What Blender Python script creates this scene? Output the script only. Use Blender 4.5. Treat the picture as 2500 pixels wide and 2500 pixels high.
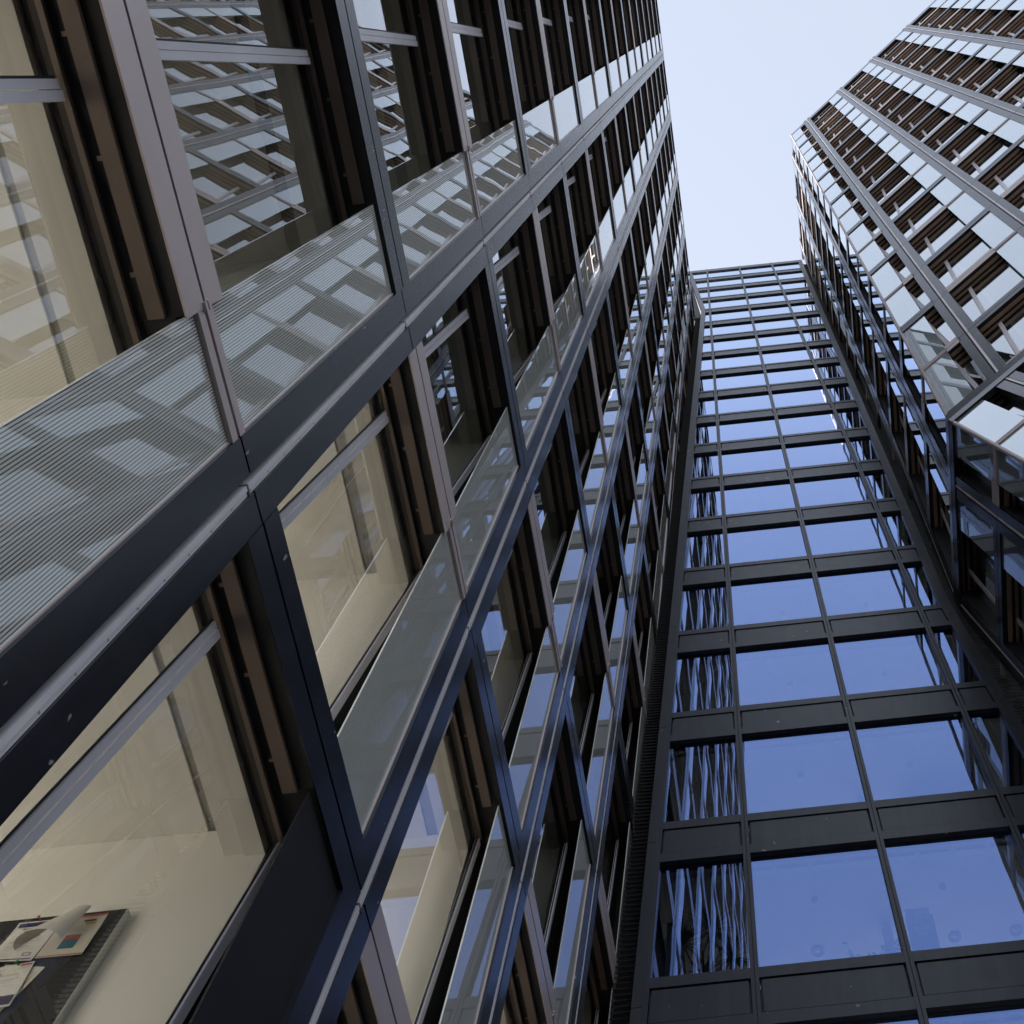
import bpy, math, random
import numpy as np
from mathutils import Matrix, Vector, Euler
random.seed(7)
for _o in list(bpy.data.objects):
    bpy.data.objects.remove(_o)
S = bpy.context.scene
COL = S.collection
U = 2.6                      # metres per design unit (facade bay 2.6 m, storey 3.5 m)
CAMZ = 1.6
PX = 2500.0
# ------------------------------------------------------------------ camera
A0 = np.array((1748., 0.)); C0 = np.array((1872., 1250.)); B0 = np.array((2670., 8900.))
F0 = math.sqrt(-float(np.dot(A0 - C0, B0 - C0)))
_z = np.append(A0 - C0, F0); _z /= np.linalg.norm(_z)
_y = np.append(B0 - C0, F0); _y -= _z * _y.dot(_z); _y /= np.linalg.norm(_y)
_x = np.cross(_y, _z)
RW = np.array([_x, _y, _z])
cam = bpy.data.cameras.new('camera')
camo = bpy.data.objects.new('camera', cam)
COL.objects.link(camo)
M = Matrix.Identity(4)
for i in range(3):
    M[i][0] = RW[i][0]; M[i][1] = -RW[i][1]; M[i][2] = -RW[i][2]
M[2][3] = CAMZ
camo.matrix_world = M
cam.sensor_fit = 'HORIZONTAL'; cam.sensor_width = 36.0
cam.lens = 36.0 * F0 / PX
cam.shift_x = -(C0[0] - PX / 2) / PX
cam.shift_y = 0.0
cam.clip_start = 0.05; cam.clip_end = 3000
S.camera = camo

def ray(p):
    return RW @ np.array([p[0] - C0[0], p[1] - C0[1], F0])
def proj(P):                       # design-unit point -> pixel
    q = RW.T @ np.array(P, float)
    if q[2] <= 0.05: return None
    return C0 + F0 * q[:2] / q[2]
# ------------------------------------------------------------------ sky and sun
SUN_EL = math.radians(34); SUN_AZ = math.radians(-50)     # azimuth from +Y towards +X
w = bpy.data.worlds.new('World'); S.world = w; w.use_nodes = True
nt = w.node_tree; nt.nodes.clear()
sky = nt.nodes.new('ShaderNodeTexSky'); sky.sky_type = 'NISHITA'; sky.sun_disc = False
sky.sun_elevation = SUN_EL; sky.sun_rotation = SUN_AZ
sky.air_density = 1.0; sky.dust_density = 1.3; sky.ozone_density = 1.2; sky.altitude = 100
bg = nt.nodes.new('ShaderNodeBackground'); bg.inputs['Strength'].default_value = 0.15
ow = nt.nodes.new('ShaderNodeOutputWorld')
_tn = nt.nodes.new('ShaderNodeMix'); _tn.data_type = 'RGBA'; _tn.blend_type = 'MULTIPLY'; _tn.inputs[0].default_value = 1.0
_tn.inputs[7].default_value = (1.13, .985, .86, 1)
nt.links.new(sky.outputs[0], _tn.inputs[6]); 
_hz = nt.nodes.new('ShaderNodeMix'); _hz.data_type = 'RGBA'; _hz.inputs[0].default_value = .78     # thin high haze
_hz.inputs[7].default_value = (1.20, 1.29, 1.48, 1)
nt.links.new(_tn.outputs[2], _hz.inputs[6]); nt.links.new(_hz.outputs[2], bg.inputs[0])
nt.links.new(bg.outputs[0], ow.inputs[0])
sl = bpy.data.lights.new('sun', 'SUN'); sl.energy = 5.0; sl.angle = math.radians(0.5); sl.color = (1, .96, .90)
so = bpy.data.objects.new('sun', sl); COL.objects.link(so)
sd = Vector((math.sin(SUN_AZ) * math.cos(SUN_EL), math.cos(SUN_AZ) * math.cos(SUN_EL), math.sin(SUN_EL)))
so.rotation_euler = sd.to_track_quat('Z', 'Y').to_euler(); so.location = (-20, 60, 120)
S.view_settings.view_transform = 'Standard'; S.view_settings.look = 'None'
S.view_settings.exposure = 2.0; S.view_settings.gamma = 1.0
try:
    S.cycles.max_bounces = 10; S.cycles.transparent_max_bounces = 16
    S.cycles.diffuse_bounces = 4; S.cycles.glossy_bounces = 5; S.cycles.transmission_bounces = 4
    S.cycles.sample_clamp_indirect = 6.0; S.cycles.caustics_reflective = False
except Exception: pass

# ------------------------------------------------------------------ materials
def newmat(name):
    m = bpy.data.materials.new(name); m.use_nodes = True
    t = m.node_tree; t.nodes.clear()
    return m, t, t.nodes.new('ShaderNodeOutputMaterial')
def N(t, kind, **kw):
    n = t.nodes.new(kind)
    for k, v in kw.items():
        if k in n.inputs: n.inputs[k].default_value = v
        else: setattr(n, k, v)
    return n
def noise(t, scale, detail=3, vec=None, stretch=None):
    n = N(t, 'ShaderNodeTexNoise', Scale=scale, Detail=detail)
    g = N(t, 'ShaderNodeNewGeometry')
    if stretch:
        mp = N(t, 'ShaderNodeMapping'); mp.inputs['Scale'].default_value = stretch
        t.links.new(g.outputs['Position'], mp.inputs['Vector']); t.links.new(mp.outputs[0], n.inputs['Vector'])
    else: t.links.new(g.outputs['Position'], n.inputs['Vector'])
    return n.outputs['Fac']
def ramp(t, fac, stops):
    r = N(t, 'ShaderNodeValToRGB')
    e = r.color_ramp.elements
    e[0].position = stops[0][0]; e[0].color = (*stops[0][1], 1)
    e[1].position = stops[1][0]; e[1].color = (*stops[1][1], 1)
    for s in stops[2:]:
        k = e.new(s[0]); k.color = (*s[1], 1)
    t.links.new(fac, r.inputs[0]); return r.outputs[0]
def mixc(t, fac, a, b):
    m = N(t, 'ShaderNodeMix', data_type='RGBA')
    for s, v in ((6, a), (7, b)):
        if isinstance(v, tuple): m.inputs[s].default_value = (*v, 1)
        else: t.links.new(v, m.inputs[s])
    if isinstance(fac, float): m.inputs[0].default_value = fac
    else: t.links.new(fac, m.inputs[0])
    return m.outputs[2]
def math_(t, op, a, b=None, clamp=False):
    m = N(t, 'ShaderNodeMath', operation=op); m.use_clamp = clamp
    for i, v in enumerate((a, b)):
        if v is None: continue
        if isinstance(v, (int, float)): m.inputs[i].default_value = v
        else: t.links.new(v, m.inputs[i])
    return m.outputs[0]
def metal(name, base, rough=.3, metallic=0.0, ior=1.5, var=.15, flecks=False, screws=False, spec_tint=None, coat=0.0):
    m, t, o = newmat(name)
    p = N(t, 'ShaderNodeBsdfPrincipled', Roughness=rough, Metallic=metallic, IOR=ior)
    if coat: p.inputs['Coat Weight'].default_value = coat; p.inputs['Coat Roughness'].default_value = .12
    b2 = tuple(max(0, c * (1 + var)) for c in base); b1 = tuple(c * (1 - var) for c in base)
    col = ramp(t, noise(t, 1.1, 5), [(.35, b1), (.65, b2)])
    rr = N(t, 'ShaderNodeMapRange'); rr.inputs['To Min'].default_value = rough * .8; rr.inputs['To Max'].default_value = rough * 1.25
    t.links.new(noise(t, 6.0, 6), rr.inputs['Value']); t.links.new(rr.outputs[0], p.inputs['Roughness'])
    if flecks:
        stx = noise(t, 1.0, 4, stretch=(7, 7, .55))
        col = mixc(t, math_(t, 'MULTIPLY', math_(t, 'SUBTRACT', stx, .48, True), .55, True), col, (.11, .11, .115))
    if flecks:   # dried splashes and scratches
        f = noise(t, 9.0, 8, stretch=(1, 1.6, .7))
        g = noise(t, 1.6, 2)
        k = math_(t, 'MULTIPLY', math_(t, 'GREATER_THAN', f, .705), math_(t, 'GREATER_THAN', g, .5))
        f2 = noise(t, 46.0, 2, stretch=(1, 1, 1))
        k2 = math_(t, 'MULTIPLY', math_(t, 'GREATER_THAN', f2, .80), .5)
        col = mixc(t, math_(t, 'ADD', k, k2, True), col, (.34, .31, .28))
    if screws:
        uv = N(t, 'ShaderNodeUVMap'); sx = N(t, 'ShaderNodeSeparateXYZ'); t.links.new(uv.outputs[0], sx.inputs[0])
        fz = math_(t, 'ABSOLUTE', math_(t, 'SUBTRACT', math_(t, 'FRACT', math_(t, 'DIVIDE', sx.outputs[1], .105)), .5))
        fu = math_(t, 'ABSOLUTE', math_(t, 'SUBTRACT', sx.outputs[0], .0062))
        k = math_(t, 'MULTIPLY', math_(t, 'LESS_THAN', fz, .028), math_(t, 'LESS_THAN', fu, .0022))
        col = mixc(t, math_(t, 'MULTIPLY', k, .55), col, (.05, .035, .03))
    t.links.new(col, p.inputs['Base Color'])
    bm = N(t, 'ShaderNodeBump', Strength=.04, Distance=.02)
    t.links.new(noise(t, 2.3, 3), bm.inputs['Height']); t.links.new(bm.outputs[0], p.inputs['Normal'])
    t.links.new(p.outputs[0], o.inputs[0]); return m
def glass(name, base, gain, tint=(1, 1, 1), trans=(.8, .83, .8), wave=.25, wscale=.9, frit=False, ior=1.5, graz=None):
    m, t, o = newmat(name)
    bm = N(t, 'ShaderNodeBump', Strength=wave, Distance=.02)
    oi = N(t, 'ShaderNodeObjectInfo'); gp = N(t, 'ShaderNodeNewGeometry')
    va = N(t, 'ShaderNodeVectorMath', operation='ADD'); t.links.new(gp.outputs['Position'], va.inputs[0])
    t.links.new(math_(t, 'MULTIPLY', oi.outputs['Random'], 60.0), va.inputs[1])
    nn = N(t, 'ShaderNodeTexNoise', Scale=wscale, Detail=1.0); t.links.new(va.outputs[0], nn.inputs['Vector'])
    t.links.new(nn.outputs['Fac'], bm.inputs['Height'])
    gl = N(t, 'ShaderNodeBsdfGlossy', Roughness=.0); gl.inputs['Color'].default_value = (*tint, 1)
    t.links.new(bm.outputs[0], gl.inputs['Normal'])
    tr = N(t, 'ShaderNodeBsdfTransparent'); tr.inputs['Color'].default_value = (*trans, 1)
    fr = N(t, 'ShaderNodeFresnel', IOR=ior)
    k = math_(t, 'ADD', math_(t, 'MULTIPLY', fr.outputs[0], gain), base, True)
    if graz: t.links.new(mixc(t, math_(t, 'MULTIPLY', math_(t, 'SUBTRACT', fr.outputs[0], .05), 2.6, True), tint, graz), gl.inputs['Color'])
    gb = N(t, 'ShaderNodeNewGeometry')      # no internal reflection on the inner face of the sheet
    k = math_(t, 'MULTIPLY', k, math_(t, 'SUBTRACT', 1.0, gb.outputs['Backfacing']))
    under = tr.outputs[0]
    if frit:
        uv = N(t, 'ShaderNodeUVMap'); sx = N(t, 'ShaderNodeSeparateXYZ'); t.links.new(uv.outputs[0], sx.inputs[0])
        st = math_(t, 'LESS_THAN', math_(t, 'FRACT', math_(t, 'DIVIDE', sx.outputs[0], .0060)), .66)
        df = N(t, 'ShaderNodeBsdfDiffuse'); 
        cc = ramp(t, noise(t, .8, 3), [(.3, tuple(c * .95 for c in frit)), (.7, frit)])
        t.links.new(cc, df.inputs['Color'])
        mf = N(t, 'ShaderNodeMixShader'); t.links.new(st, mf.inputs[0])
        t.links.new(tr.outputs[0], mf.inputs[1]); t.links.new(df.outputs[0], mf.inputs[2]); under = mf.outputs[0]
    mx = N(t, 'ShaderNodeMixShader'); t.links.new(k, mx.inputs[0])
    t.links.new(under, mx.inputs[1]); t.links.new(gl.outputs[0], mx.inputs[2])
    t.links.new(mx.outputs[0], o.inputs[0]); return m
def matte(name, c, var=.06, rough=.8, scale=1.5):
    m, t, o = newmat(name)
    p = N(t, 'ShaderNodeBsdfPrincipled', Roughness=rough)
    t.links.new(ramp(t, noise(t, scale, 4), [(.3, tuple(v * (1 - var) for v in c)), (.7, tuple(v * (1 + var) for v in c))]), p.inputs['Base Color'])
    t.links.new(p.outputs[0], o.inputs[0]); return m
MT = dict(
    dark=metal('anodised_dark_blue_panel', (.018, .019, .026), .22, 0.0, 1.5, flecks=True),
    darkm=metal('dark_window_grid_metal', (.017, .018, .025), .34, 0.0, 1.45, flecks=True),
    pink=metal('anodised_bronze_aluminium', (.60, .49, .47), .33, .08, 1.5, var=.08),
    rail=metal('brushed_pale_aluminium', (.85, .79, .81), .34, .05, 1.5, var=.08, screws=True),
    bar=metal('pale_window_bar', (.82, .77, .80), .30, .05, 1.5, var=.06),
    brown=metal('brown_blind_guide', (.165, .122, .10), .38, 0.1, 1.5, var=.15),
    brown2=metal('lit_brown_blind_guide', (.46, .31, .23), .38, 0.1, 1.5, var=.15),  # lighter copy of the brown guide, the right tower's stronger light painted in
    louv=matte('louvre_black_coating', (.022, .022, .026), .2, .5),
    black=matte('shadow_gap_black', (.012, .011, .012), .2, .6),
    pane=glass('window_pane_glass', .045, 2.0, (.96, .98, 1.0), (.91, .91, .88), .09, .75),
    pane2=glass('right_tower_pane_glass', .36, 1.5, (.95, .98, 1.0), (.85, .85, .83), .04, .75),
    mpane=glass('coated_blue_window_glass', .29, 2.2, (.30, .46, .98), (.46, .50, .56), .10, .8, graz=(.74, .84, 1.0)),
    frit=glass('lined_balustrade_glass', .09, 1.15, (.96, .98, 1.0), (.42, .45, .44), .05, .8, frit=(.90, .89, .82)),
    frit2=glass('sky_tinted_lined_glass', .30, 1.4, (.93, .98, 1.0), (.60, .65, .66), .04, .8, frit=(.74, .82, .87)),  # same lined glass for the right tower, with reflected sky put into its colour
    ceil=matte('ceiling_plaster', (.74, .72, .67)),
    wall=matte('warm_white_wall_paint', (.91, .885, .84), .02),
    strip=matte('grey_ceiling_channel', (.30, .29, .27)),
    floor=matte('office_carpet', (.72, .70, .67)),
    white=matte('white_enamel', (.80, .80, .78), .02, .4),
    felt=matte('charcoal_felt', (.035, .037, .040), .15, .95, 30),
    alu=metal('satin_aluminium', (.62, .62, .60), .35, .6, 1.5, var=.04),
    paper=matte('printer_paper', (.80, .78, .74), .02, .7, 8),
    paper2=matte('cream_paper', (.78, .73, .62), .03, .7, 8),
    ink=matte('dark_ink', (.05, .05, .06)), navy=matte('navy_ink', (.04, .045, .14)), red=matte('red_ink', (.55, .13, .07)),
    teal=matte('teal_ink', (.05, .17, .20)), yel=matte('yellow_ink', (.65, .45, .08)), green=matte('green_plastic', (.02, .22, .07)),
    purple=matte('dark_photo_print', (.05, .025, .09), .6, .6, 60),
    chrome=metal('chrome_reflector', (.7, .7, .72), .12, 1.0, 1.5, var=.03),
    leaf=matte('dark_green_leaf', (.035, .07, .03), .3, .5, 12), leaf2=matte('pale_green_leaf', (.14, .26, .12), .3, .5, 12),
    stem=matte('pale_bark', (.40, .33, .22), .15), pot=matte('dark_pot', (.05, .05, .05)),
    blue=matte('blue_print', (.03, .12, .35), .1), rose=matte('rose_card', (.55, .33, .35), .05),
    asphalt=matte('courtyard_paving', (.14, .14, .145), .2, .85, .6),
)
MI = list(MT)
# ------------------------------------------------------------------ mesh helpers
class MB:
    def __init__(s): s.v = []; s.f = []; s.m = []; s.uv = []
    def quadbox(s, pts, mat, uvs=None):      # 8 pts: order (u0,z0,d0),(u1,z0,d0),(u1,z1,d0),(u0,z1,d0) then same at d1
        b = len(s.v); s.v += [tuple(p) for p in pts]
        for q in ((0, 1, 2, 3), (7, 6, 5, 4), (0, 4, 5, 1), (1, 5, 6, 2), (2, 6, 7, 3), (3, 7, 4, 0)):
            s.f.append([b + i for i in q]); s.m.append(mat)
            s.uv.append([uvs[i] if uvs else (0, 0) for i in q])
    def poly(s, pts, mat):
        b = len(s.v); s.v += [tuple(p) for p in pts]; s.f.append(list(range(b, b + len(pts)))); s.m.append(mat); s.uv.append([(0, 0)] * len(pts))
    def prism(s, base, top, mat):
        b = len(s.v); n = len(base); s.v += [tuple(p) for p in base] + [tuple(p) for p in top]
        s.f.append([b + i for i in range(n)][::-1]); s.f.append([b + n + i for i in range(n)])
        for i in range(n): s.f.append([b + i, b + (i + 1) % n, b + n + (i + 1) % n, b + n + i])
        for _ in range(n + 2): s.m.append(mat)
        s.uv += [[(0, 0)] * n, [(0, 0)] * n] + [[(0, 0)] * 4] * n
    def box(s, x0, x1, y0, y1, z0, z1, mat):  # axis aligned, design units
        s.quadbox([(x0, y0, z0), (x1, y0, z0), (x1, y0, z1), (x0, y0, z1), (x0, y1, z0), (x1, y1, z0), (x1, y1, z1), (x0, y1, z1)], mat)
    def tube(s, path, rad, mat, n=8):
        rings = []
        for i, p in enumerate(path):
            p = Vector(p); a = Vector(path[max(0, i - 1)]); c = Vector(path[min(len(path) - 1, i + 1)])
            d = (c - a).normalized(); q = d.to_track_quat('Z', 'Y')
            r = rad[i] if isinstance(rad, (list, tuple)) else rad
            rings.append([p + q @ Vector((r * math.cos(2 * math.pi * k / n), r * math.sin(2 * math.pi * k / n), 0)) for k in range(n)])
        b = len(s.v)
        for r in rings: s.v += [tuple(x) for x in r]
        for i in range(len(rings) - 1):
            for k in range(n):
                s.f.append([b + i * n + k, b + i * n + (k + 1) % n, b + (i + 1) * n + (k + 1) % n, b + (i + 1) * n + k]); s.m.append(mat); s.uv.append([(0, 0)] * 4)
        s.f.append([b + k for k in range(n)][::-1]); s.m.append(mat); s.uv.append([(0, 0)] * n)
        e = b + (len(rings) - 1) * n
        s.f.append([e + k for k in range(n)]); s.m.append(mat); s.uv.append([(0, 0)] * n)
    def lathe(s, c, prof, mat, n=20):         # prof: list of (r,z) offsets
        b = len(s.v)
        for r, z in prof:
            for k in range(n):
                a = 2 * math.pi * k / n; s.v.append((c[0] + r * math.cos(a), c[1] + r * math.sin(a), c[2] + z))
        for i in range(len(prof) - 1):
            for k in range(n):
                s.f.append([b + i * n + k, b + i * n + (k + 1) % n, b + (i + 1) * n + (k + 1) % n, b + (i + 1) * n + k]); s.m.append(mat); s.uv.append([(0, 0)] * 4)
    def build(s, name, parent=None, origin=(0, 0, 0), smooth=False):
        me = bpy.data.meshes.new(name)
        og = np.array(origin, float)
        me.from_pydata([tuple((np.array(v) - og) * U) for v in s.v], [], s.f)
        used = sorted(set(s.m), key=MI.index)
        for k in used: me.materials.append(MT[k])
        ix = {k: i for i, k in enumerate(used)}
        me.polygons.foreach_set('material_index', [ix[k] for k in s.m])
        uvl = me.uv_layers.new(name='UVMap')
        flat = []
        for u in s.uv:
            for a in u: flat += [a[0], a[1]]
        uvl.data.foreach_set('uv', flat)
        if smooth: me.polygons.foreach_set('use_smooth', [True] * len(me.polygons))
        me.update()
        o = bpy.data.objects.new(name, me); COL.objects.link(o)
        if parent is not None:
            o.parent = parent
            o.location = Vector(w_(og)) - WORLD.get(parent.name, Vector((0, 0, 0)))
        else: o.location = w_(og)
        WORLD[o.name] = Vector(w_(og))
        return o
WORLD = {}
def w_(p): return (p[0] * U, p[1] * U, p[2] * U + CAMZ)
def thing(name, label, cat, at, group=None):
    o = bpy.data.objects.new(name, None); COL.objects.link(o)
    o.location = w_(at); o.empty_display_size = .3
    WORLD[o.name] = Vector(w_(at)); tag(o, label, cat, group); return o
def tag(o, label=None, cat=None, group=None, kind=None):
    if label: o['label'] = label
    if cat: o['category'] = cat
    if group: o['group'] = group
    if kind: o['kind'] = kind
    return o

GZ = -CAMZ / U               # ground in design units
PITCH = 1.352; J0 = 2.345
def J(j): return J0 + PITCH * j
# ------------------------------------------------------------------ ground
g = MB(); g.box(-400, 400, -400, 400, GZ - .2, GZ, 'asphalt')
tag(g.build('ground', origin=(0, 0, GZ)), 'grey paved courtyard ground between the towers', None, None, 'structure')

# ------------------------------------------------------------------ facade frames
class Fac:
    def __init__(s, O, Uv, A, Nv):
        s.O, s.U, s.A, s.N = [np.array(k, float) for k in (O, Uv, A, Nv)]
        s.flip = float(np.dot(np.cross(s.U, s.A), s.N)) < 0
    def P(s, u, z, d=0.0):
        return s.O + s.U * u + s.A * (z - s.O[2]) - s.N * d
    def box(s, mb, u0, u1, z0, z1, d0, d1, mat, sh=0.0, zr=None, sh1=None, uvu=0.0):
        zr = z0 if zr is None else zr; sh1 = sh if sh1 is None else sh1
        def q(u, z, d, k): return s.P(u + (sh if k == 0 else sh1) * (z - zr), z, d)
        pts = [q(u0, z0, d0, 0), q(u1, z0, d0, 1), q(u1, z1, d0, 1), q(u0, z1, d0, 0), q(u0, z0, d1, 0), q(u1, z0, d1, 1), q(u1, z1, d1, 1), q(u0, z1, d1, 0)]
        uv = [(u0 - uvu, z0), (u1 - uvu, z0), (u1 - uvu, z1), (u0 - uvu, z1)] * 2
        if s.flip:
            o_ = [1, 0, 3, 2, 5, 4, 7, 6]; pts = [pts[i] for i in o_]; uv = [uv[i] for i in o_]
        mb.quadbox(pts, mat, uv)
HB = .088                      # half height of a floor cover strip
def cz(j, k):                  # centre height of the floor strip at storey line j in bay k
    return J(j) + .025 + (.03 if j % 2 else 0)

class Tower:
    CAP = 100
    def __init__(s, root): s.root = root; s.parts = {}
    def add(s, kind, center, mb, subs=(), label=None, pre=None):
        s.parts.setdefault(kind, []).append((center, mb, subs, label))
    def flush(s):
        for kind, L in s.parts.items():
            def key(e):
                p = proj(e[0]); d = float(np.linalg.norm(e[0]))
                vis = p is not None and -60 < p[0] < 2560 and -60 < p[1] < 2560
                return (0 if vis else 1, d)
            L.sort(key=key)
            cap = s.CAP if len(L) > s.CAP else len(L)
            for c, mb, subs, label in L[:cap]:
                o = mb.build(kind, s.root)
                if label: o['label'] = label
                for nm, sm in subs:
                    sm.build(nm, o)
            rest = L[cap:]
            if rest:
                m = MB()
                for c, mb, subs, label in rest:
                    for b in [mb] + [q[1] for q in subs]:
                        n0 = len(m.v); m.v += b.v; m.f += [[i + n0 for i in f] for f in b.f]; m.m += b.m; m.uv += b.uv
                o = m.build(kind, s.root); o['kind'] = 'stuff'

def cell(T, F, r, j, k, ztop=None, glass_end=None, win_end=None, first=False, solid=False):
    """one bay of one storey: rail at u=r, floor strip j below and j+1 above"""
    par = (k + 1 + j) % 2; parn = (k + 2 + j) % 2
    c0 = cz(j, k); c1 = cz(j + 1, k) if ztop is None else ztop + HB
    zb = c0 + HB; zt = c1 - HB
    ge = r + .906 if glass_end is None else glass_end
    gs = ge - .255
    cen = F.P(r + .5, (zb + zt) / 2)
    # ---- floor strip (cover, dark core, blind guide)
    m = MB(); mat = 'dark' if par else 'pink'
    ue = ge if par else gs
    F.box(m, r + .082, ue, c0 - HB, c0 - .005, 0, .004, mat)
    F.box(m, r + .082, ue, c0 + .005, c0 + HB, 0, .004, mat)
    F.box(m, r + .082, gs - .004, c0 - HB + .003, c0 + HB - .003, .0045, .13, 'black')
    F.box(m, gs - .0035, r + .99 if glass_end is None else ge, c0 - HB + .0035, c0 + HB - .0035, .0225, .128, 'black')
    if par: F.box(m, gs - .003, ge, c0 - HB + .003, c0 + HB - .003, .0045, .022, 'black')
    else:
        F.box(m, gs - .012, gs + .006, c0 - .012, c0 - .003, -.006, .02, 'pink'); F.box(m, gs - .012, gs + .006, c0 + .003, c0 + .012, -.006, .02, 'pink')
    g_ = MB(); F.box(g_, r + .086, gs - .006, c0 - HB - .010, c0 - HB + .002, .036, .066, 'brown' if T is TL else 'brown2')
    for q in range(3):
        uu = r + .16 + q * .2
        if uu + .01 < gs - .006: F.box(g_, uu, uu + .008, c0 - HB - .007, c0 - HB - .002, .065, .076, 'brown')
    T.add('floor_strip', F.P(r + .4, c0), m, [('blind_guide', g_)], 'dark blue cover strip' if par else 'bronze coloured cover strip')
    # ---- lined glass
    m = MB(); fr = MB()
    a = zb + .002 if par else c0 + .036
    b = (zt - .002 if parn else c1 - .036) if ztop is None else ztop
    F.box(m, gs, ge, a, b, .012, .017, 'black' if solid else ('frit' if T is TL else 'frit2'), uvu=r)
    if not par:
        F.box(fr, gs, ge, c0 + .006, c0 + .034, .002, .02, 'pink')
    if not parn and ztop is None:
        F.box(fr, gs, ge, c1 - .034, c1 - .006, .002, .02, 'pink')
    if not solid: F.box(fr, ge - .003, ge + .0005, a, b, .008, .02, 'pink')
    T.add('glass_panel' if not solid else 'sill_cladding', F.P((gs + ge) / 2, (a + b) / 2), m, [('panel_frame', fr)] if fr.v else [])
    # ---- window
    m = MB(); pn = MB()
    zj = c0 - .025
    sh = .0535
    tl = r + .183 + sh * (zb - zj) - .018
    sl0 = r + .672 + .066 * (zb - zj)
    if win_end is not None: sl0 = win_end
    ssh = .066 if win_end is None else 0.0
    u_in = r + .02
    if sl0 > tl + .1:
        F.box(m, tl, tl + .016, zb, zt - .022, .095, .1005, 'bar', sh=sh)
        F.box(m, tl + .018, tl + .036, zb, zt - .022, .093, .1005, 'bar', sh=sh)
        F.box(m, tl - .005, tl - .0005, zb, zt - .022, .0985, .1005, 'black', sh=sh)
    F.box(m, sl0, sl0 + .008, zb, zt - .022, .094, .1005, 'bar', sh=ssh)
    F.box(m, sl0 + .010, sl0 + .028, zb, zt - .022, .096, .1005, 'bar', sh=ssh)
    F.box(m, sl0 - .006, sl0 - .0005, zb, zt - .022, .0985, .1005, 'black', sh=ssh)
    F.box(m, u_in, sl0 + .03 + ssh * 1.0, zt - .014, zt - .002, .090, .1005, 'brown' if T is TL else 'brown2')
    F.box(m, u_in, sl0 + .03, zb + .003, zb + .02, .088, .12, 'brown')
    # opaque panel between sill and the next pier
    F.box(m, sl0 + .029, r + .99 if glass_end is None else ge + .004, zb, zt - .004, .10, .12, 'black', sh=ssh, sh1=0)
    F.box(pn, u_in, sl0 + .002, zb + .012, zt - .012, .101, .106, 'pane' if T is TL else 'pane2', sh=0, sh1=ssh)
    T.add('window', cen, m, [('pane', pn)])

def pier(T, F, r, zlo, zhi, k, left=True, right=True):
    """vertical pair of dark panels with the pale rail between them"""
    m = MB(); rl = MB()
    segs = [(max(zlo, J(j)), min(zhi, J(j + 1))) for j in range(-4, 24) if J(j + 1) > zlo and J(j) < zhi]
    for (a, b) in segs:
        if left: F.box(m, r - .100, r - .024, a + .03, b + .022, 0, .02, 'dark')
        if right: F.box(m, r + .012, r + .080, a + .026, b + .018, 0, .02, 'dark')
    F.box(m, r - (.099 if left else .02), r + (.079 if right else .02), zlo, zhi, .021, .13, 'black')
    for (a, b) in segs:
        F.box(rl, r - .010, r + .001, a + .004, b - .004, .001, .02, 'rail', uvu=r); F.box(rl, r + .001, r + .011, a + .004, b - .004, .004, .02, 'rail', uvu=r)
        F.box(rl, r - .011, r + .0115, a - .003, a + .003, .0002, .02, 'brown')
    T.add('pier_cladding', F.P(r, 6), m, [('metal_rail', rl)])

# ------------------------------------------------------------------ left tower
LT = thing('office_tower', 'tall office tower filling the left side, dark piers beside pale lined glass strips', 'building', (-1.6, 1.5, GZ))
TL = Tower(LT)
FL = Fac((-1, 0, 0), (0, 1, 0), (0, 0, 1), (1, 0, 0))
LTOP = 23.5
rails = {k: .790 + 1.006 * k for k in range(-4, 6)}
for k, r in rails.items():
    pier(TL, FL, r, GZ, LTOP, k)
    if k == 5: continue
    for j in range(-2, 16):
        cell(TL, FL, r, j, k, ztop=LTOP - .02 if j == 15 else None, solid=(k == 0 and j < 0))
TL.flush()
YA, YB = -3.4, 5.95
for j in range(-1, 17):
    zz = (J(j) if j < 16 else LTOP + .14)
    m = MB()
    m.box(-2.9, -1.297, YA, YB, zz + .03, zz + .105, 'ceil')
    m.box(-1.296, -1.226, YA, YB, zz + .036, zz + .105, 'strip')
    m.box(-1.225, -1.180, YA, YB, zz - .070, zz + .105, 'ceil')
    m.box(-1.179, -1.135, YA, YB, zz - .078, zz + .105, 'ceil')
    m.box(-2.9, -1.14, YA, YB, zz + .106, zz + .116, 'floor')
    m.build('ceiling', LT)
for k, r in rails.items():
    m = MB()
    for j in range(-2, 16):
        m.box(-2.9, -1.135, r + .785, r + .82, J(j) + .117, min(J(j + 1) + .029, LTOP - .02), 'wall')
    m.build('partition_wall', LT)
m = MB()
for q in range(30):
    m.box(-2.94, -2.905, YA + .01 + q * .318, YA + .03 + q * .318, GZ, LTOP + .1, 'dark')
m.box(-2.94, -1.0, YB, YB + .1, GZ, LTOP, 'dark'); m.box(-2.94, -1.0, YA - .1, YA, GZ, LTOP, 'dark')
m.box(-2.94, -1.01, YA, YB, LTOP + .165, LTOP + .2, 'dark')
m.build('wall', LT)

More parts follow.
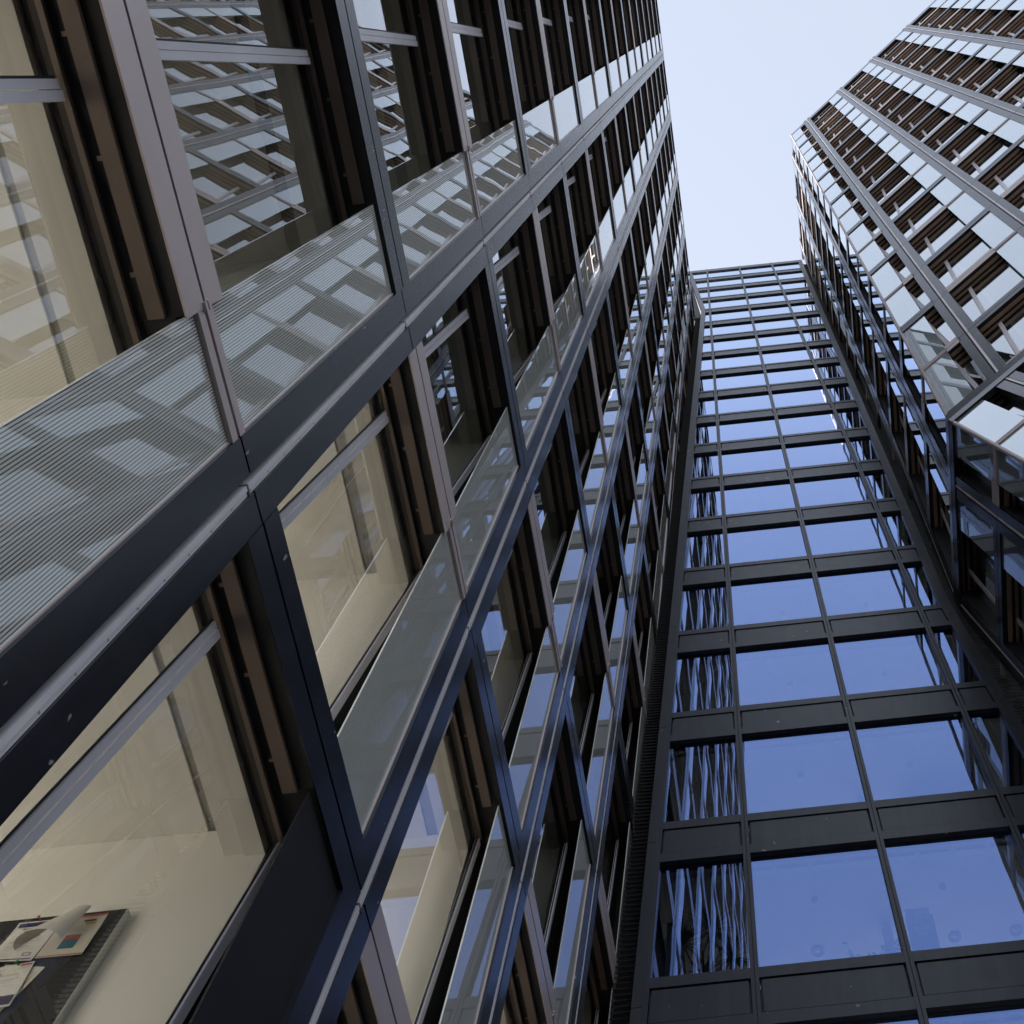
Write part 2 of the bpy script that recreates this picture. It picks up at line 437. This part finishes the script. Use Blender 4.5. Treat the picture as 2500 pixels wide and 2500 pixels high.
rb = random.Random(3)
for j in range(0, 16):  # unseen screens added at the rear to dim the upper rooms
    m = MB()
    for k, r in rails.items():
        if k == 5 or (j == 0 and k >= 0): continue
        drop = rb.choice([.8, .9, 1.0, 1.0, 1.0, .95])
        zt_ = min(J(j + 1), LTOP) + .02
        m.box(-2.90, -2.89, r - .17, r + .77, zt_ - 1.24 * drop, zt_, 'paper2')
    m.build('rear_dimming_screen', LT)
for j in range(-1, 6):
    for k in range(-1, 4):
        m = MB(); r = rails[k]
        m.box(-1.95, -1.55, r + .30, r + .36, J(j + 1) + .014, J(j + 1) + .029, 'white'); m.build('ceiling_light', LT)

# ------------------------------------------------------------------ right tower (folded)
RT = thing('office_tower', 'folded office tower on the right, its lower facade slanting below a kink', 'building', (3.0, 4.0, GZ))
TR = Tower(RT)
XR = 1.415; YC = 3.085; ANG = math.radians(-36.5)
h = np.array([math.cos(ANG), math.sin(ANG), 0]); n1 = np.array([h[1], -h[0], 0])
if n1.dot([-1, -1, 0]) < 0: n1 = -n1
ZF = J(5)                      # fold level
RTOP = 31.1
F3 = Fac((XR, 0, 0), (0, -1, 0), (0, 0, 1), (-1, 0, 0))
F1 = Fac((XR, YC, 0), tuple(-h), (0, 0, 1), tuple(n1))
D4 = ray((1620., 640.)); D4 = D4 / D4[2]
n4 = np.cross(D4, np.array([0, -1, 0])); n4 /= np.linalg.norm(n4)
if n4[0] > 0: n4 = -n4
n5 = np.cross(D4, h); n5 /= np.linalg.norm(n5)
if n5.dot(n1) < 0: n5 = -n5
F4 = Fac((XR, 0, ZF), (0, -1, 0), tuple(D4), tuple(n4))
F5 = Fac((XR, YC, ZF), tuple(-h), tuple(D4), tuple(n5))
F1b = Fac((XR, YC, 0), tuple(h), (0, 0, 1), tuple(n1))
F5b = Fac((XR, YC, ZF), tuple(h), tuple(D4), tuple(n5))
def run(F, base, n0, n1_, j0, j1, top=None):
    for n in range(n0, n1_):
        r = base - (.505 + 1.006 * n)         # rail position along +u towards the corner
        for j in range(j0, j1):
            kw = {}
            if n == 0: kw = dict(glass_end=base - .018, win_end=base - .20)
            cell(TR, F, r, j, n - 1, ztop=(top if (top and j == j1 - 1) else None), **kw)
run(F3, -YC, 0, 3, 5, 21, RTOP - .36 + .02)
run(F1, 0.0, 0, 1, 5, 21, RTOP - .36 + .02)
run(F4, -YC, 0, 3, -2, 5)
run(F5, 0.0, 0, 1, -2, 5)
for i in range(7):
    r = .505 + 1.006 * i
    for j in range(5, 21): cell(TR, F1b, r, j, i, ztop=(RTOP - .34 if j == 20 else None))
    pier(TR, F1b, r, ZF, RTOP, i)
    if i < 4:
        for j in range(-2, 5): cell(TR, F5b, r, j, i)
        pier(TR, F5b, r, GZ, ZF - .02, i)
for n in range(3):
    pier(TR, F3, -YC - (.505 + 1.006 * n), ZF, RTOP, n); pier(TR, F4, -YC - (.505 + 1.006 * n), GZ, ZF - .02, n)
TR.flush()
# corner trims
m = MB()
for F, base in ((F3, -YC), (F1, 0.0)):
    F.box(m, base - .016, base - .001, ZF, RTOP, -.003, .02, 'pink')
    for j in range(6, 22, 2): F.box(m, base - .4, base - .0005, J(j) - .0, J(j) + .004, .021, .03, 'black')
for F, base in ((F4, -YC), (F5, 0.0)):
    F.box(m, base - .016, base - .001, GZ, ZF, -.003, .02, 'pink')
m.build('corner_trim', RT)
# heavy dark border strips along the fold
m = MB()
for F, base, ln in ((F3, -YC, 2.9), (F1, 0.0, 7.2)):
    F.box(m, base - ln, base, ZF - .02, ZF + .10, -.006, .03, 'dark')
for F, base, ln in ((F4, -YC, 2.9), (F5, 0.0, 7.2)):
    F.box(m, base - ln, base, ZF - .15, ZF - .025, -.006, .03, 'dark')
m.build('fold_border', RT)
# parapet
m = MB()
for F, base, ln in ((F3, -YC, 2.9), (F1, 0.0, 7.2)):
    F.box(m, base - ln, base, RTOP - .345, RTOP, .018, .06, 'dark')
m.build('parapet', RT)
def slab_poly(off, z, lower):
    if lower: ax, n_, F_a, F_b = D4, n4, F4, F5
    else: ax, n_, F_a, F_b = None, None, F3, F1
    # intersect the two offset lines at height z
    a = F_a.P(-YC, z, off); b = F_b.P(0, z, off)
    da = np.array([0, 1, 0.]); db = h
    a2 = a[:2]; b2 = b[:2]
    Mx = np.array([[da[0], -db[0]], [da[1], -db[1]]]); s_, t_ = np.linalg.solve(Mx, b2 - a2)
    c = a2 + da[:2] * s_
    far3 = np.array([c[0], YC + 2.9]); far1 = c + h[:2] * 7.2
    return [(c[0], c[1], z), (far1[0], far1[1], z), (far1[0] + 1.5, far1[1] + 2.2, z), (far3[0] + 3.5, far3[1], z), (far3[0], far3[1], z)]
for j in range(-1, 22):
    lo = J(j) < ZF - .05
    m = MB()
    za, zb_ = J(j) - .13, J(j) + .02
    top = J(j) + .02
    m.prism(slab_poly(.14, za, lo), slab_poly(.14, zb_, lo) if not (za < ZF < zb_) else [(x, y, zb_) for x, y, _ in slab_poly(.14, za, True)], 'ceil')
    m.build('ceiling', RT)
m = MB()
for j in range(-2, 21):
    lo = J(j) < ZF - .05
    F_a, F_b = (F4, F5) if lo else (F3, F1)
    z0_, z1_ = J(j) + .021, J(j + 1) - .131
    for F, base, nn in ((F_a, -YC, 3), (F_b, 0.0, 7)):
        for n in range(1, nn):
            u = base - (.505 + 1.006 * n) + .665
            F.box(m, u, u + .035, z0_, z1_, .14, 1.1, 'wall')
m.build('partition_wall', RT)
m = MB()
for lo, za, zb_ in ((True, GZ, ZF - .14), (False, ZF - .139, RTOP - .05)):
    m.prism(slab_poly(1.1, za, lo), slab_poly(1.1, zb_, lo), 'wall')
m.build('wall', RT)
m = MB(); m.prism(slab_poly(.062, RTOP - .03, False), slab_poly(.062, RTOP - .01, False), 'dark'); m.build('roof', RT)

# ------------------------------------------------------------------ glazed block between the towers
GT = thing('glazed_block', 'dark framed block with wide blue windows standing between the two towers', 'building', (.2, 4.6, GZ))
WY = .0565
nm = np.array([0, -1, WY]); nm /= np.linalg.norm(nm)
FM = Fac((0, 4.06, 0), (1, 0, 0), (0, WY, 1), tuple(nm))
MC0, MP = 4.695, 1.3665
def cM(i): return MC0 + MP * i
ML = -.0223
def mx(m0, z): return m0 + ML * (z - 4.885)
mull = [-.298, .446, 1.19]
ZBEND = 23.95
def left_in(z): return -.805 if z < ZBEND else -.805 - .0745 * (z - ZBEND)
def left_out(z): return -.885 if z < ZBEND else -.885 - .0765 * (z - ZBEND)
def r_out(z): return 1.345 if z > 9.1 else 1.345 + .058 * (9.1 - z)
def r_in(z): return r_out(z) - .085
MTOP = cM(18) + .14
def quad(F, mb, z0, z1, a, b, d0, d1, mat):      # a,b: functions of z giving u
    pts = [F.P(a(z0), z0, d0), F.P(b(z0), z0, d0), F.P(b(z1), z1, d0), F.P(a(z1), z1, d0), F.P(a(z0), z0, d1), F.P(b(z0), z0, d1), F.P(b(z1), z1, d1), F.P(a(z1), z1, d1)]
    mb.quadbox(pts, mat)
segs = [GZ, 9.1, ZBEND, MTOP]
for side in (0, 1):
    m = MB()
    for a, b in zip(segs[:-1], segs[1:]):
        zz = [a] + [cM(i) for i in range(-4, 19) if a + .02 < cM(i) < b - .02] + [b]
        for z0, z1 in zip(zz[:-1], zz[1:]):
            if side == 0:
                quad(FM, m, z0 + .002, z1 - .002, left_out, lambda z: left_in(z) - .030, 0, .06, 'darkm')
                quad(FM, m, z0, z1, lambda z: left_in(z) - .032, lambda z: left_in(z), .004, .06, 'darkm')
            else:
                quad(FM, m, z0 + .002, z1 - .002, lambda z: r_in(z) + .030, r_out, 0, .06, 'darkm')
                quad(FM, m, z0, z1, r_in, lambda z: r_in(z) + .032, .004, .06, 'darkm')
    m.build('edge_frame', GT)
for m0 in mull:
    m = MB()
    for s0, s1 in ((-.020, -.002), (.002, .020)):
        quad(FM, m, GZ, MTOP, lambda z: mx(m0, z) + s0, lambda z: mx(m0, z) + s1, -.003, .05, 'darkm')
    quad(FM, m, GZ, MTOP, lambda z: mx(m0, z) - .0019, lambda z: mx(m0, z) + .0019, .006, .05, 'black')
    m.build('mullion', GT)
bays = [(left_in, lambda z: mx(mull[0], z) - .0205), (lambda z: mx(mull[0], z) + .0205, lambda z: mx(mull[1], z) - .0205),
        (lambda z: mx(mull[1], z) + .0205, lambda z: mx(mull[2], z) - .0205), (lambda z: mx(mull[2], z) + .0205, r_in)]
for i in range(-3, 19):
    c = cM(i)
    for bi, (a, b) in enumerate(bays):
        ak = lambda z: max(a(z), a(c)) if False else a(z)
        m = MB()
        hi = .20 if i < 18 else .14
        quad(FM, m, c - .20, c - .118, a, b, 0, .05, 'darkm'); 
        if i < 18:
            quad(FM, m, c + .125, c + .200, a, b, 0, .05, 'darkm')
            quad(FM, m, c - .1175, c + .1245, lambda z: a(z) + .002, lambda z: b(z) - .002, .020, .05, 'black')
            quad(FM, m, c - .108, c + .115, lambda z: a(z) + .012, lambda z: b(z) - .012, .006, .02, 'darkm')
        else: quad(FM, m, c - .1175, MTOP, a, b, 0.002, .05, 'darkm')
        m.build('spandrel_panel', GT)
        if i < 18:
            m = MB()
            z0, z1 = c + .200, c + MP - .200
            if z0 < ZBEND < z1 and bi == 0:
                quad(FM, m, z0, ZBEND, a, b, .030, .036, 'mpane'); quad(FM, m, ZBEND, z1, a, b, .030, .036, 'mpane')
            else: quad(FM, m, z0, z1, a, b, .030, .036, 'mpane')
            o = m.build('window_pane', GT)
# rooms behind the panes
for i in range(-3, 19):
    c = cM(i); yp = 4.06 + WY * c
    zc = c - .185
    m = MB()
    xl = left_out(c) + .03; xr = r_out(c) - .03
    m.prism([(xl, yp + .08, zc), (xr, yp + .08, zc), (xr, yp + 2.2, zc), (xl, yp + 2.2, zc)], [(xl, yp + .08, c + .12), (xr, yp + .08, c + .12), (xr, yp + 2.2, c + .12), (xl, yp + 2.2, c + .12)], 'ceil')
    for q in range(11):        # pale convector grilles along the ceiling edge
        x0 = xl + .10 + q * .2
        if x0 + .17 < xr: m.box(x0, x0 + .165, yp + .12, yp + .16, zc - .012, zc - .001, 'white')
    m.build('ceiling', GT)
m = MB()
yb = lambda z: 4.06 + WY * z
for za, zb_ in ((GZ, 9.1), (9.1, ZBEND), (ZBEND, MTOP - .16)):
    for q in range(7):
        f_ = q / 6.
        xa = left_out(za) + .02 + (r_out(za) - left_out(za) - .06) * f_; xb = left_out(zb_) + .02 + (r_out(zb_) - left_out(zb_) - .06) * f_
        m.prism([(xa, yb(za) + 2.2, za), (xa + .02, yb(za) + 2.2, za), (xa + .02, yb(za) + 2.24, za), (xa, yb(za) + 2.24, za)],
                [(xb, yb(zb_) + 2.2, zb_), (xb + .02, yb(zb_) + 2.2, zb_), (xb + .02, yb(zb_) + 2.24, zb_), (xb, yb(zb_) + 2.24, zb_)], 'black')
    for fx, s in ((left_out, 1), (r_out, -1)):
        m.prism([(fx(za) + .001 * s, yb(za) + .061, za), (fx(za) + .009 * s, yb(za) + .061, za), (fx(za) + .009 * s, yb(za) + 2.2, za), (fx(za) + .001 * s, yb(za) + 2.2, za)],
                [(fx(zb_) + .001 * s, yb(zb_) + .061, zb_), (fx(zb_) + .009 * s, yb(zb_) + .061, zb_), (fx(zb_) + .009 * s, yb(zb_) + 2.2, zb_), (fx(zb_) + .001 * s, yb(zb_) + 2.2, zb_)], 'black')
m.build('wall', GT)
# interior column seen in the second bay
m = MB(); m.prism([(.40, 4.62, GZ), (.455, 4.62, GZ), (.455, 4.70, GZ), (.40, 4.70, GZ)], [(.385, 4.62 + 1.6, 27.), (.44, 4.62 + 1.6, 27.), (.44, 4.70 + 1.6, 27.), (.385, 4.70 + 1.6, 27.)], 'white')
m.build('column', GT)
# louvres in the two slots beside the block
def louvre(x0, x1, zlo, zhi, label):
    m = MB()
    z = zlo
    while z < zhi:
        y = yb(z) + .05; a, b = x0(z), x1(z)
        m.quadbox([(a, y, z), (b, y, z), (b, y + .022, z + .020), (a, y + .022, z + .020), (a, y + .004, z - .004), (b, y + .004, z - .004), (b, y + .026, z + .016), (a, y + .026, z + .016)], 'louv')
        z += .0415
    m.prism([(x0(zlo), yb(zlo) + .12, zlo), (x1(zlo), yb(zlo) + .12, zlo), (x1(zlo), yb(zlo) + .14, zlo), (x0(zlo), yb(zlo) + .14, zlo)],
            [(x0(zhi), yb(zhi) + .12, zhi), (x1(zhi), yb(zhi) + .12, zhi), (x1(zhi), yb(zhi) + .14, zhi), (x0(zhi), yb(zhi) + .14, zhi)], 'black')
    o = m.build('louvre_screen', GT); o['label'] = label
m = MB(); m.prism([(-1.15, yb(23.4) + .06, 23.4), (left_out(23.95) + .01, yb(23.4) + .06, 23.4), (left_out(23.95) + .01, yb(23.4) + .10, 23.4), (-1.15, yb(23.4) + .10, 23.4)],
        [(-1.31, yb(29.2) + .06, 29.2), (left_out(29.2) + .01, yb(29.2) + .06, 29.2), (left_out(29.2) + .01, yb(29.2) + .10, 29.2), (-1.31, yb(29.2) + .10, 29.2)], 'black')
m.build('flank_panel', GT)
louvre(lambda z: -.996, lambda z: left_out(z) - .002, GZ, 23.4, 'black louvres in the slot beside the left tower')
louvre(lambda z: r_out(z) + .002, lambda z: 1.52 + (.062 * (9.1 - z) if z < 9.1 else 0), GZ, 29.0, 'black louvres in the slot beside the right tower')

# ------------------------------------------------------------------ things inside the block
def xyc(i, off): return 4.06 + WY * cM(i) + off
fl = ['first', 'second', 'third', 'fourth', 'fifth']
for i in range(5):
    zc = cM(i + 1) - .185
    for q, x in enumerate((.03, .76)):
        o_ = (x, 4.06 + WY * zc + .375, zc)
        m = MB(); m.lathe(o_, [(0.0001, -.022), (.012, -.020), (.019, -.010), (.021, 0)], 'strip', 14)
        b = m.build('smoke_detector', None, o_, True)
        tag(b, 'round smoke detector in the %s window row from below, behind the %s wide pane' % (fl[i], ('left', 'right')[q]), 'smoke detector', 'smoke detectors on the ceilings of the glazed block')
for i in range(0, 3):
    zc = cM(i + 1) - .185
    for q, x in enumerate((.02, .815, 1.17)):
        if i > 0 and q > 1: continue
        o_ = (x, 4.06 + WY * zc + .74, zc)
        t_ = thing('downlight', 'round chrome downlight behind the %s pane, %s window row from below' % (('left wide', 'right wide', 'narrow right')[q], fl[i]), 'ceiling lamp', o_, 'chrome downlights in the glazed block')
        m = MB(); m.lathe(o_, [(.038, 0), (.039, -.010), (.033, -.013), (.026, -.002), (.012, .0)], 'strip', 20); m.build('reflector', t_, o_, True)
        m = MB(); m.lathe(o_, [(.0001, -.006), (.010, -.006), (.012, -.002)], 'white', 12); m.build('bulb', t_, o_, True)
hi_rows = ['sixth', 'seventh', 'eighth', 'ninth', 'tenth', 'eleventh']
for ii, i in enumerate(range(5, 11)):
    zc = cM(i + 1) - .185
    for q, x in enumerate((-.355, -.06, .465, .78)):
        o_ = (x, 4.06 + WY * zc + .24, zc)
        t_ = thing('ceiling_lamp', 'pale bell-shaped ceiling lamp in the %s window row from below, %s of four' % (hi_rows[ii], ('leftmost', 'second from left', 'third from left', 'rightmost')[q]), 'ceiling lamp', o_, 'pale bell lamps seen through the upper windows')
        m = MB(); m.tube([(o_[0], o_[1], o_[2]), (o_[0], o_[1], o_[2] - .05)], .006, 'alu', 8); m.build('stem', t_, o_)
        m = MB(); m.lathe(o_, [(.008, -.045), (.035, -.06), (.055, -.10), (.062, -.16), (.058, -.16), (.03, -.075)], 'white', 16); m.build('lamp_shade', t_, o_, True)

# dracaena plant
o_ = (-.60, 4.78, 4.9)
t_ = thing('dracaena_plant', 'tall spiky dracaena behind the narrow bottom left pane of the dark framed block', 'plant', o_)
m = MB(); m.lathe((o_[0], o_[1], 4.82), [(.0001, 0), (.07, 0), (.09, .16), (.08, .16), (.0001, .14)], 'pot', 16); m.build('pot', t_, o_)
heads = [((-.56, 4.80, 5.74), .26), ((-.72, 4.77, 5.62), .24), ((-.45, 4.80, 5.50), .24), ((-.60, 4.82, 5.40), .22)]
for (hp, L_) in heads:
    m = MB(); b0 = Vector((-.60, 4.80, 4.96)); e0 = Vector(hp)
    path = [b0.lerp(e0, s) + Vector((.03 * math.sin(s * 7 + hp[0] * 9), 0, 0)) for s in (0, .2, .4, .6, .8, 1)]
    m.tube(path, [.011, .010, .010, .009, .008, .007], 'stem', 7); m.build('trunk', t_, o_)
    m = MB()
    for q in range(46):
        az = random.uniform(0, 6.28); el = random.uniform(-.3, 1.4); L2 = L_ * random.uniform(.7, 1.1)
        d = Vector((math.cos(az) * math.cos(el), math.sin(az) * math.cos(el), math.sin(el)))
        side = d.cross(Vector((0, 0, 1))).normalized() * .006
        p = e0.copy(); prev = None
        for s in range(6):
            wdt = (1 - s / 5.2)
            cur = (p + side * wdt, p - side * wdt)
            if prev: m.poly([prev[0], prev[1], cur[1], cur[0]], 'leaf')
            prev = cur; p = p + d * (L2 / 5); d = (d + Vector((0, 0, -.22))).normalized()
    m.build('leaves', t_, o_)
# leafy plant
o_ = (.28, 4.62, 4.9)
t_ = thing('leafy_plant', 'low bushy plant with pale leaves behind the lowest left wide pane', 'plant', o_)
m = MB(); m.lathe((o_[0], o_[1], 4.82), [(.0001, 0), (.07, 0), (.09, .14), (.08, .14), (.0001, .12)], 'pot', 16); m.build('pot', t_, o_)
m = MB(); ml = MB()
for q in range(16):
    a = random.uniform(-1.3, 1.2); r_ = random.uniform(.15, .42)
    tip = Vector((.28 + math.sin(a) * r_ * .6, 4.62 + random.uniform(-.08, .1), 4.96 + math.cos(a) * r_ + .05 * math.sin(a)))
    base = Vector((.28, 4.62, 4.93)); path = [base.lerp(tip, s) + Vector((0, 0, .03 * math.sin(s * 3.1))) for s in (0, .35, .7, 1)]
    m.tube(path, .003, 'stem', 5)
    for s in range(22):
        c_ = base.lerp(tip, random.uniform(.35, 1.05)) + Vector([random.gauss(0, .02) for _ in range(3)])
        n_ = Vector([random.gauss(0, 1) for _ in range(3)]).normalized(); a_ = n_.orthogonal().normalized() * .018; b_ = n_.cross(a_).normalized() * .010
        ml.poly([c_ + a_, c_ + b_, c_ - a_, c_ - b_], 'leaf2')
m.build('stem', t_, o_); ml.build('leaves', t_, o_)
# poster cards standing at the glass
o_ = (.57, 4.60, 5.0)
t_ = thing('window_poster', 'blue poster with a white bowl picture standing behind the lower right wide pane', 'poster', o_)
m = MB(); m.box(.50, .645, 4.600, 4.604, 5.02, 5.46, 'blue'); m.build('blue_sheet', t_, o_)
m = MB(); m.box(.505, .63, 4.606, 4.610, 5.42, 5.52, 'rose'); m.build('rose_card', t_, o_)
m = MB(); m.prism([(.54, 4.598, 5.30), (.60, 4.598, 5.30), (.615, 4.598, 5.37), (.53, 4.598, 5.37)], [(.54, 4.596, 5.30), (.60, 4.596, 5.30), (.615, 4.596, 5.37), (.53, 4.596, 5.37)], 'white')
m.box(.55, .59, 4.594, 4.598, 5.39, 5.50, 'white'); m.box(.56, .60, 4.594, 4.598, 5.14, 5.20, 'white')
for q in range(6): m.box(.515 + q * .02, .525 + q * .02, 4.596, 4.598, 5.245, 5.252, 'white')
m.build('white_print', t_, o_)
# cupboard and white board
m = MB(); m.box(-.80, -.72, 4.72, 4.80, 4.83, 5.72, 'white'); m.box(-.80, -.72, 4.715, 4.72, 5.72, 5.74, 'strip')
tag(m.build('cupboard', None, (-.76, 4.76, 4.83)), 'pale upright cupboard at the left edge of the bottom narrow window', 'cupboard')
m = MB(); m.box(.68, 1.20, 5.20, 5.22, 6.9, 7.62, 'white'); m.box(.676, .68, 5.19, 5.23, 6.9, 7.624, 'alu'); m.box(.68, 1.20, 5.19, 5.23, 7.62, 7.626, 'alu')
tag(m.build('whiteboard', None, (.94, 5.2, 6.9)), 'large white board standing behind the right wide pane of the second window row', 'whiteboard')
# twig arrangement
o_ = (.62, 4.80, 8.98)
t_ = thing('twig_vase', 'small vase of thin twigs with round tips on the sill of a right wide pane', 'vase', (.62, 4.86, 8.95))
o2 = (.62, 4.86, 8.95)
m = MB(); m.lathe(o2, [(.0001, 0), (.03, 0), (.035, .08), (.02, .14), (.022, .15)], 'white', 14); m.build('vase', t_, o2, True)
for q in range(6):
    a = -1.1 + q * .44
    m = MB(); tip = (o2[0] + math.sin(a) * .13, o2[1], o2[2] + .14 + math.cos(a) * .28)
    m.tube([(o2[0], o2[1], o2[2] + .1), (o2[0] + math.sin(a) * .05, o2[1], o2[2] + .24), tip], .003, 'alu', 5)
    m.lathe(tip, [(.0001, -.009), (.009, 0), (.0001, .009)], 'navy', 8); m.build('twig', t_, o2)

# ------------------------------------------------------------------ pin board and papers in the left tower
YW = .790 + .785
KB = YW / 1.437
K = KB; o_ = (-1.75, YW, 1.2)
t_ = thing('pin_board', 'charcoal pin board with aluminium edge on the wall inside the bottom left window', 'notice board', o_)
m = MB(); m.box(-2.25, -1.232 * K, YW - .0215, YW - .001, 1.20, 1.914 * K, 'felt'); m.build('felt_panel', t_, o_)
m = MB(); m.box(-1.232 * K + .0002, -1.2305 * K, YW - .0222, YW - .001, 1.20, 1.914 * K, 'alu'); m.box(-2.25, -1.2305 * K, YW - .022, YW - .001, 1.914 * K + .0002, 1.9155 * K, 'black'); m.build('frame', t_, o_)
YP = YW - .023
def sheet(name, label, x0, z1, wd, hg, rot, mat, curl=.006, lines=None, blocks=(), texts=(), dy=0.0, group='papers pinned to the board'):
    """a curled sheet hanging from its top edge; x0 = right edge, z1 = top"""
    x0 *= K; z1 *= K; wd *= K; hg *= K
    cx, czz = x0, z1
    th = thing(name, label, 'paper', (cx, YP - dy, czz), group)
    def P(a, b, lift=0.0):          # a: 0..1 left->right, b: 0..1 top->bottom
        x = -wd + a * wd; z = -b * hg
        X = cx + x * math.cos(rot) + z * math.sin(rot) * -1; Z = czz + z * math.cos(rot) + x * math.sin(rot)
        return (X, YP - dy - lift - curl * (b ** 2) * (1.2 - .6 * a), Z)
    m = MB()
    for q in range(8):
        b0, b1 = q / 8, (q + 1) / 8
        m.quadbox([P(0, b1), P(1, b1), P(1, b0), P(0, b0), P(0, b1, -.0006), P(1, b1, -.0006), P(1, b0, -.0006), P(0, b0, -.0006)], mat)
    m.build('sheet', th, (cx, YP - dy, czz))
    m = MB()
    for (a0, a1, b0, b1, mm) in blocks:
        n = max(1, int((b1 - b0) * 8))
        for q in range(n):
            u0 = b0 + (b1 - b0) * q / n; u1 = b0 + (b1 - b0) * (q + 1) / n
            m.poly([P(a0, u1, .0008), P(a1, u1, .0008), P(a1, u0, .0008), P(a0, u0, .0008)], mm)
    for (a0, a1, b, mm, hh) in (lines or []):
        m.poly([P(a0, b + hh, .0009), P(a1, b + hh, .0009), P(a1, b, .0009), P(a0, b, .0009)], mm)
    if m.v: m.build('printing', th, (cx, YP - dy, czz))
    for (txt, a, b, size, mm) in texts:
        cu = bpy.data.curves.new('heading', 'FONT'); cu.body = txt; cu.size = size * U; cu.align_x = 'CENTER'
        to = bpy.data.objects.new('heading', cu); COL.objects.link(to)
        dg = bpy.context.evaluated_depsgraph_get(); dg.update()
        me = bpy.data.meshes.new_from_object(to.evaluated_get(dg)); bpy.data.objects.remove(to); 
        me.materials.clear(); me.materials.append(MT[mm]); me.name = 'heading'
        ho = bpy.data.objects.new('heading', me); COL.objects.link(ho); ho.parent = th
        p_ = P(a, b, .0012)
        ho.location = ((p_[0] - cx) * U, (p_[1] - (YP - dy)) * U, (p_[2] - czz) * U)
        ho.rotation_euler = Euler((math.pi / 2, -rot, 0), 'XYZ')
    return th
L1 = [(.30, .70, .24, 'ink', .014), (.25, .75, .38, 'ink', .016), (.3, .72, .415, 'ink', .016), (.2, .8, .46, 'ink', .004), (.16, .86, .50, 'ink', .004), (.16, .84, .52, 'ink', .004), (.3, .7, .56, 'ink', .004),
      (.18, .7, .62, 'ink', .004), (.18, .78, .64, 'ink', .004), (.18, .72, .66, 'ink', .004), (.12, .84, .71, 'ink', .004), (.12, .35, .80, 'ink', .004), (.1, .38, .86, 'ink', .004), (.1, .38, .88, 'ink', .004)]
sheet('certificate', 'white certificate sheet with a navy header bar, left of the curled flyer', -1.343, 1.905, .080, .114, 0.0, 'paper', .010, L1,
      [(.06, .94, .04, .14, 'navy'), (.04, .96, .95, .975, 'navy'), (.70, .86, .80, .81, 'navy'), (.70, .86, .875, .885, 'navy'), (.69, .71, .81, .875, 'navy'), (.85, .87, .81, .875, 'navy')], [('Bescheinigung', .5, .215, .0085, 'ink')])
sheet('flyer', 'cream flyer with red border and dark picture, nearest the board edge', -1.262, 1.908, .080, .112, .03, 'paper2', .006,
      [(.35, .8, .30, 'ink', .004), (.35, .7, .34, 'ink', .004), (.35, .75, .38, 'ink', .004)],
      [(0, 1, 0, .05, 'red'), (0, 1, .965, .99, 'red'), (.55, .82, .13, .17, 'ink'), (.62, .85, .19, .25, 'yel'), (.35, .70, .48, .60, 'red'), (.35, .70, .60, .82, 'teal')])
th = thing('curled_leaf', 'loose cream page curling down and outwards from the pinned flyer', 'paper', (-1.285 * K, YP - .004, 1.905 * K), 'papers pinned to the board')
m = MB()
for q in range(12):
    def cp(s, t):
        ang = -1.9 + 3.3 * s; rr = .012 + .030 * t
        return ((-1.300 - .028 * t + rr * math.sin(ang)) * K, YP - .012 - rr * (1 + math.cos(ang)) * .55, (1.908 - .108 * t + .012 * math.cos(ang) * t) * K)
    for v in range(5):
        a0, a1, t0, t1 = q / 12, (q + 1) / 12, v / 5, (v + 1) / 5
        m.poly([cp(a0, t1), cp(a1, t1), cp(a1, t0), cp(a0, t0)], 'paper')
m.build('sheet', th, (-1.285 * K, YP - .004, 1.905 * K), True)
sheet('form_sheet', 'plain form sheet slipped behind the invitation', -1.312, 1.775, .078, .110, -.22, 'paper2', .004,
      [(.5, .95, .12, 'ink', .005), (.4, .95, .16, 'ink', .004), (.9, .91, .2, 'ink', .4)], dy=.001)
sheet('invitation', 'white invitation letter with a dark photograph, pinned by a green pin', -1.336, 1.790, .080, .113, .13, 'paper', .008,
      [(.1, .45, .10, 'ink', .004), (.12, .45, .12, 'ink', .003), (.72, .95, .12, 'ink', .006), (.1, .8, .24, 'yel', .012), (.1, .85, .34, 'ink', .004), (.1, .75, .37, 'ink', .004), (.1, .7, .42, 'ink', .004), (.1, .8, .50, 'ink', .004),
       (.1, .6, .60, 'ink', .004), (.1, .62, .62, 'ink', .004), (.1, .55, .65, 'ink', .004), (.1, .5, .70, 'ink', .004)],
      [(.75, .97, .03, .075, 'red'), (.28, .45, .44, .49, 'teal'), (.48, .97, .74, .96, 'purple')], [('Einladung', .24, .215, .009, 'ink')], dy=.004)
sheet('list_sheet', 'white typed list below the invitation, pinned with a white pin', -1.345, 1.668, .090, .110, .05, 'paper', .004,
      [(.1, .9, .08 + .05 * q, 'ink', .004) for q in range(14)], dy=.002)
for nm_, lb, x, z, mm in (('red', 'small red push pin at the top of the certificate', -1.383, 1.903, 'red'), ('green', 'small green push pin at the top of the invitation', -1.362, 1.784, 'green'), ('white', 'small white push pin at the corner of the typed list', -1.352, 1.664, 'white')):
    x *= K; z *= K; o_ = (x, YP - .008, z); m = MB(); m.tube([(x, YP - .002, z), (x, YP - .010, z), (x, YP - .013, z)], [.0018, .0016, .0034], mm, 10)
    tag(m.build('push_pin', None, o_), lb, 'push pin', 'push pins on the board')
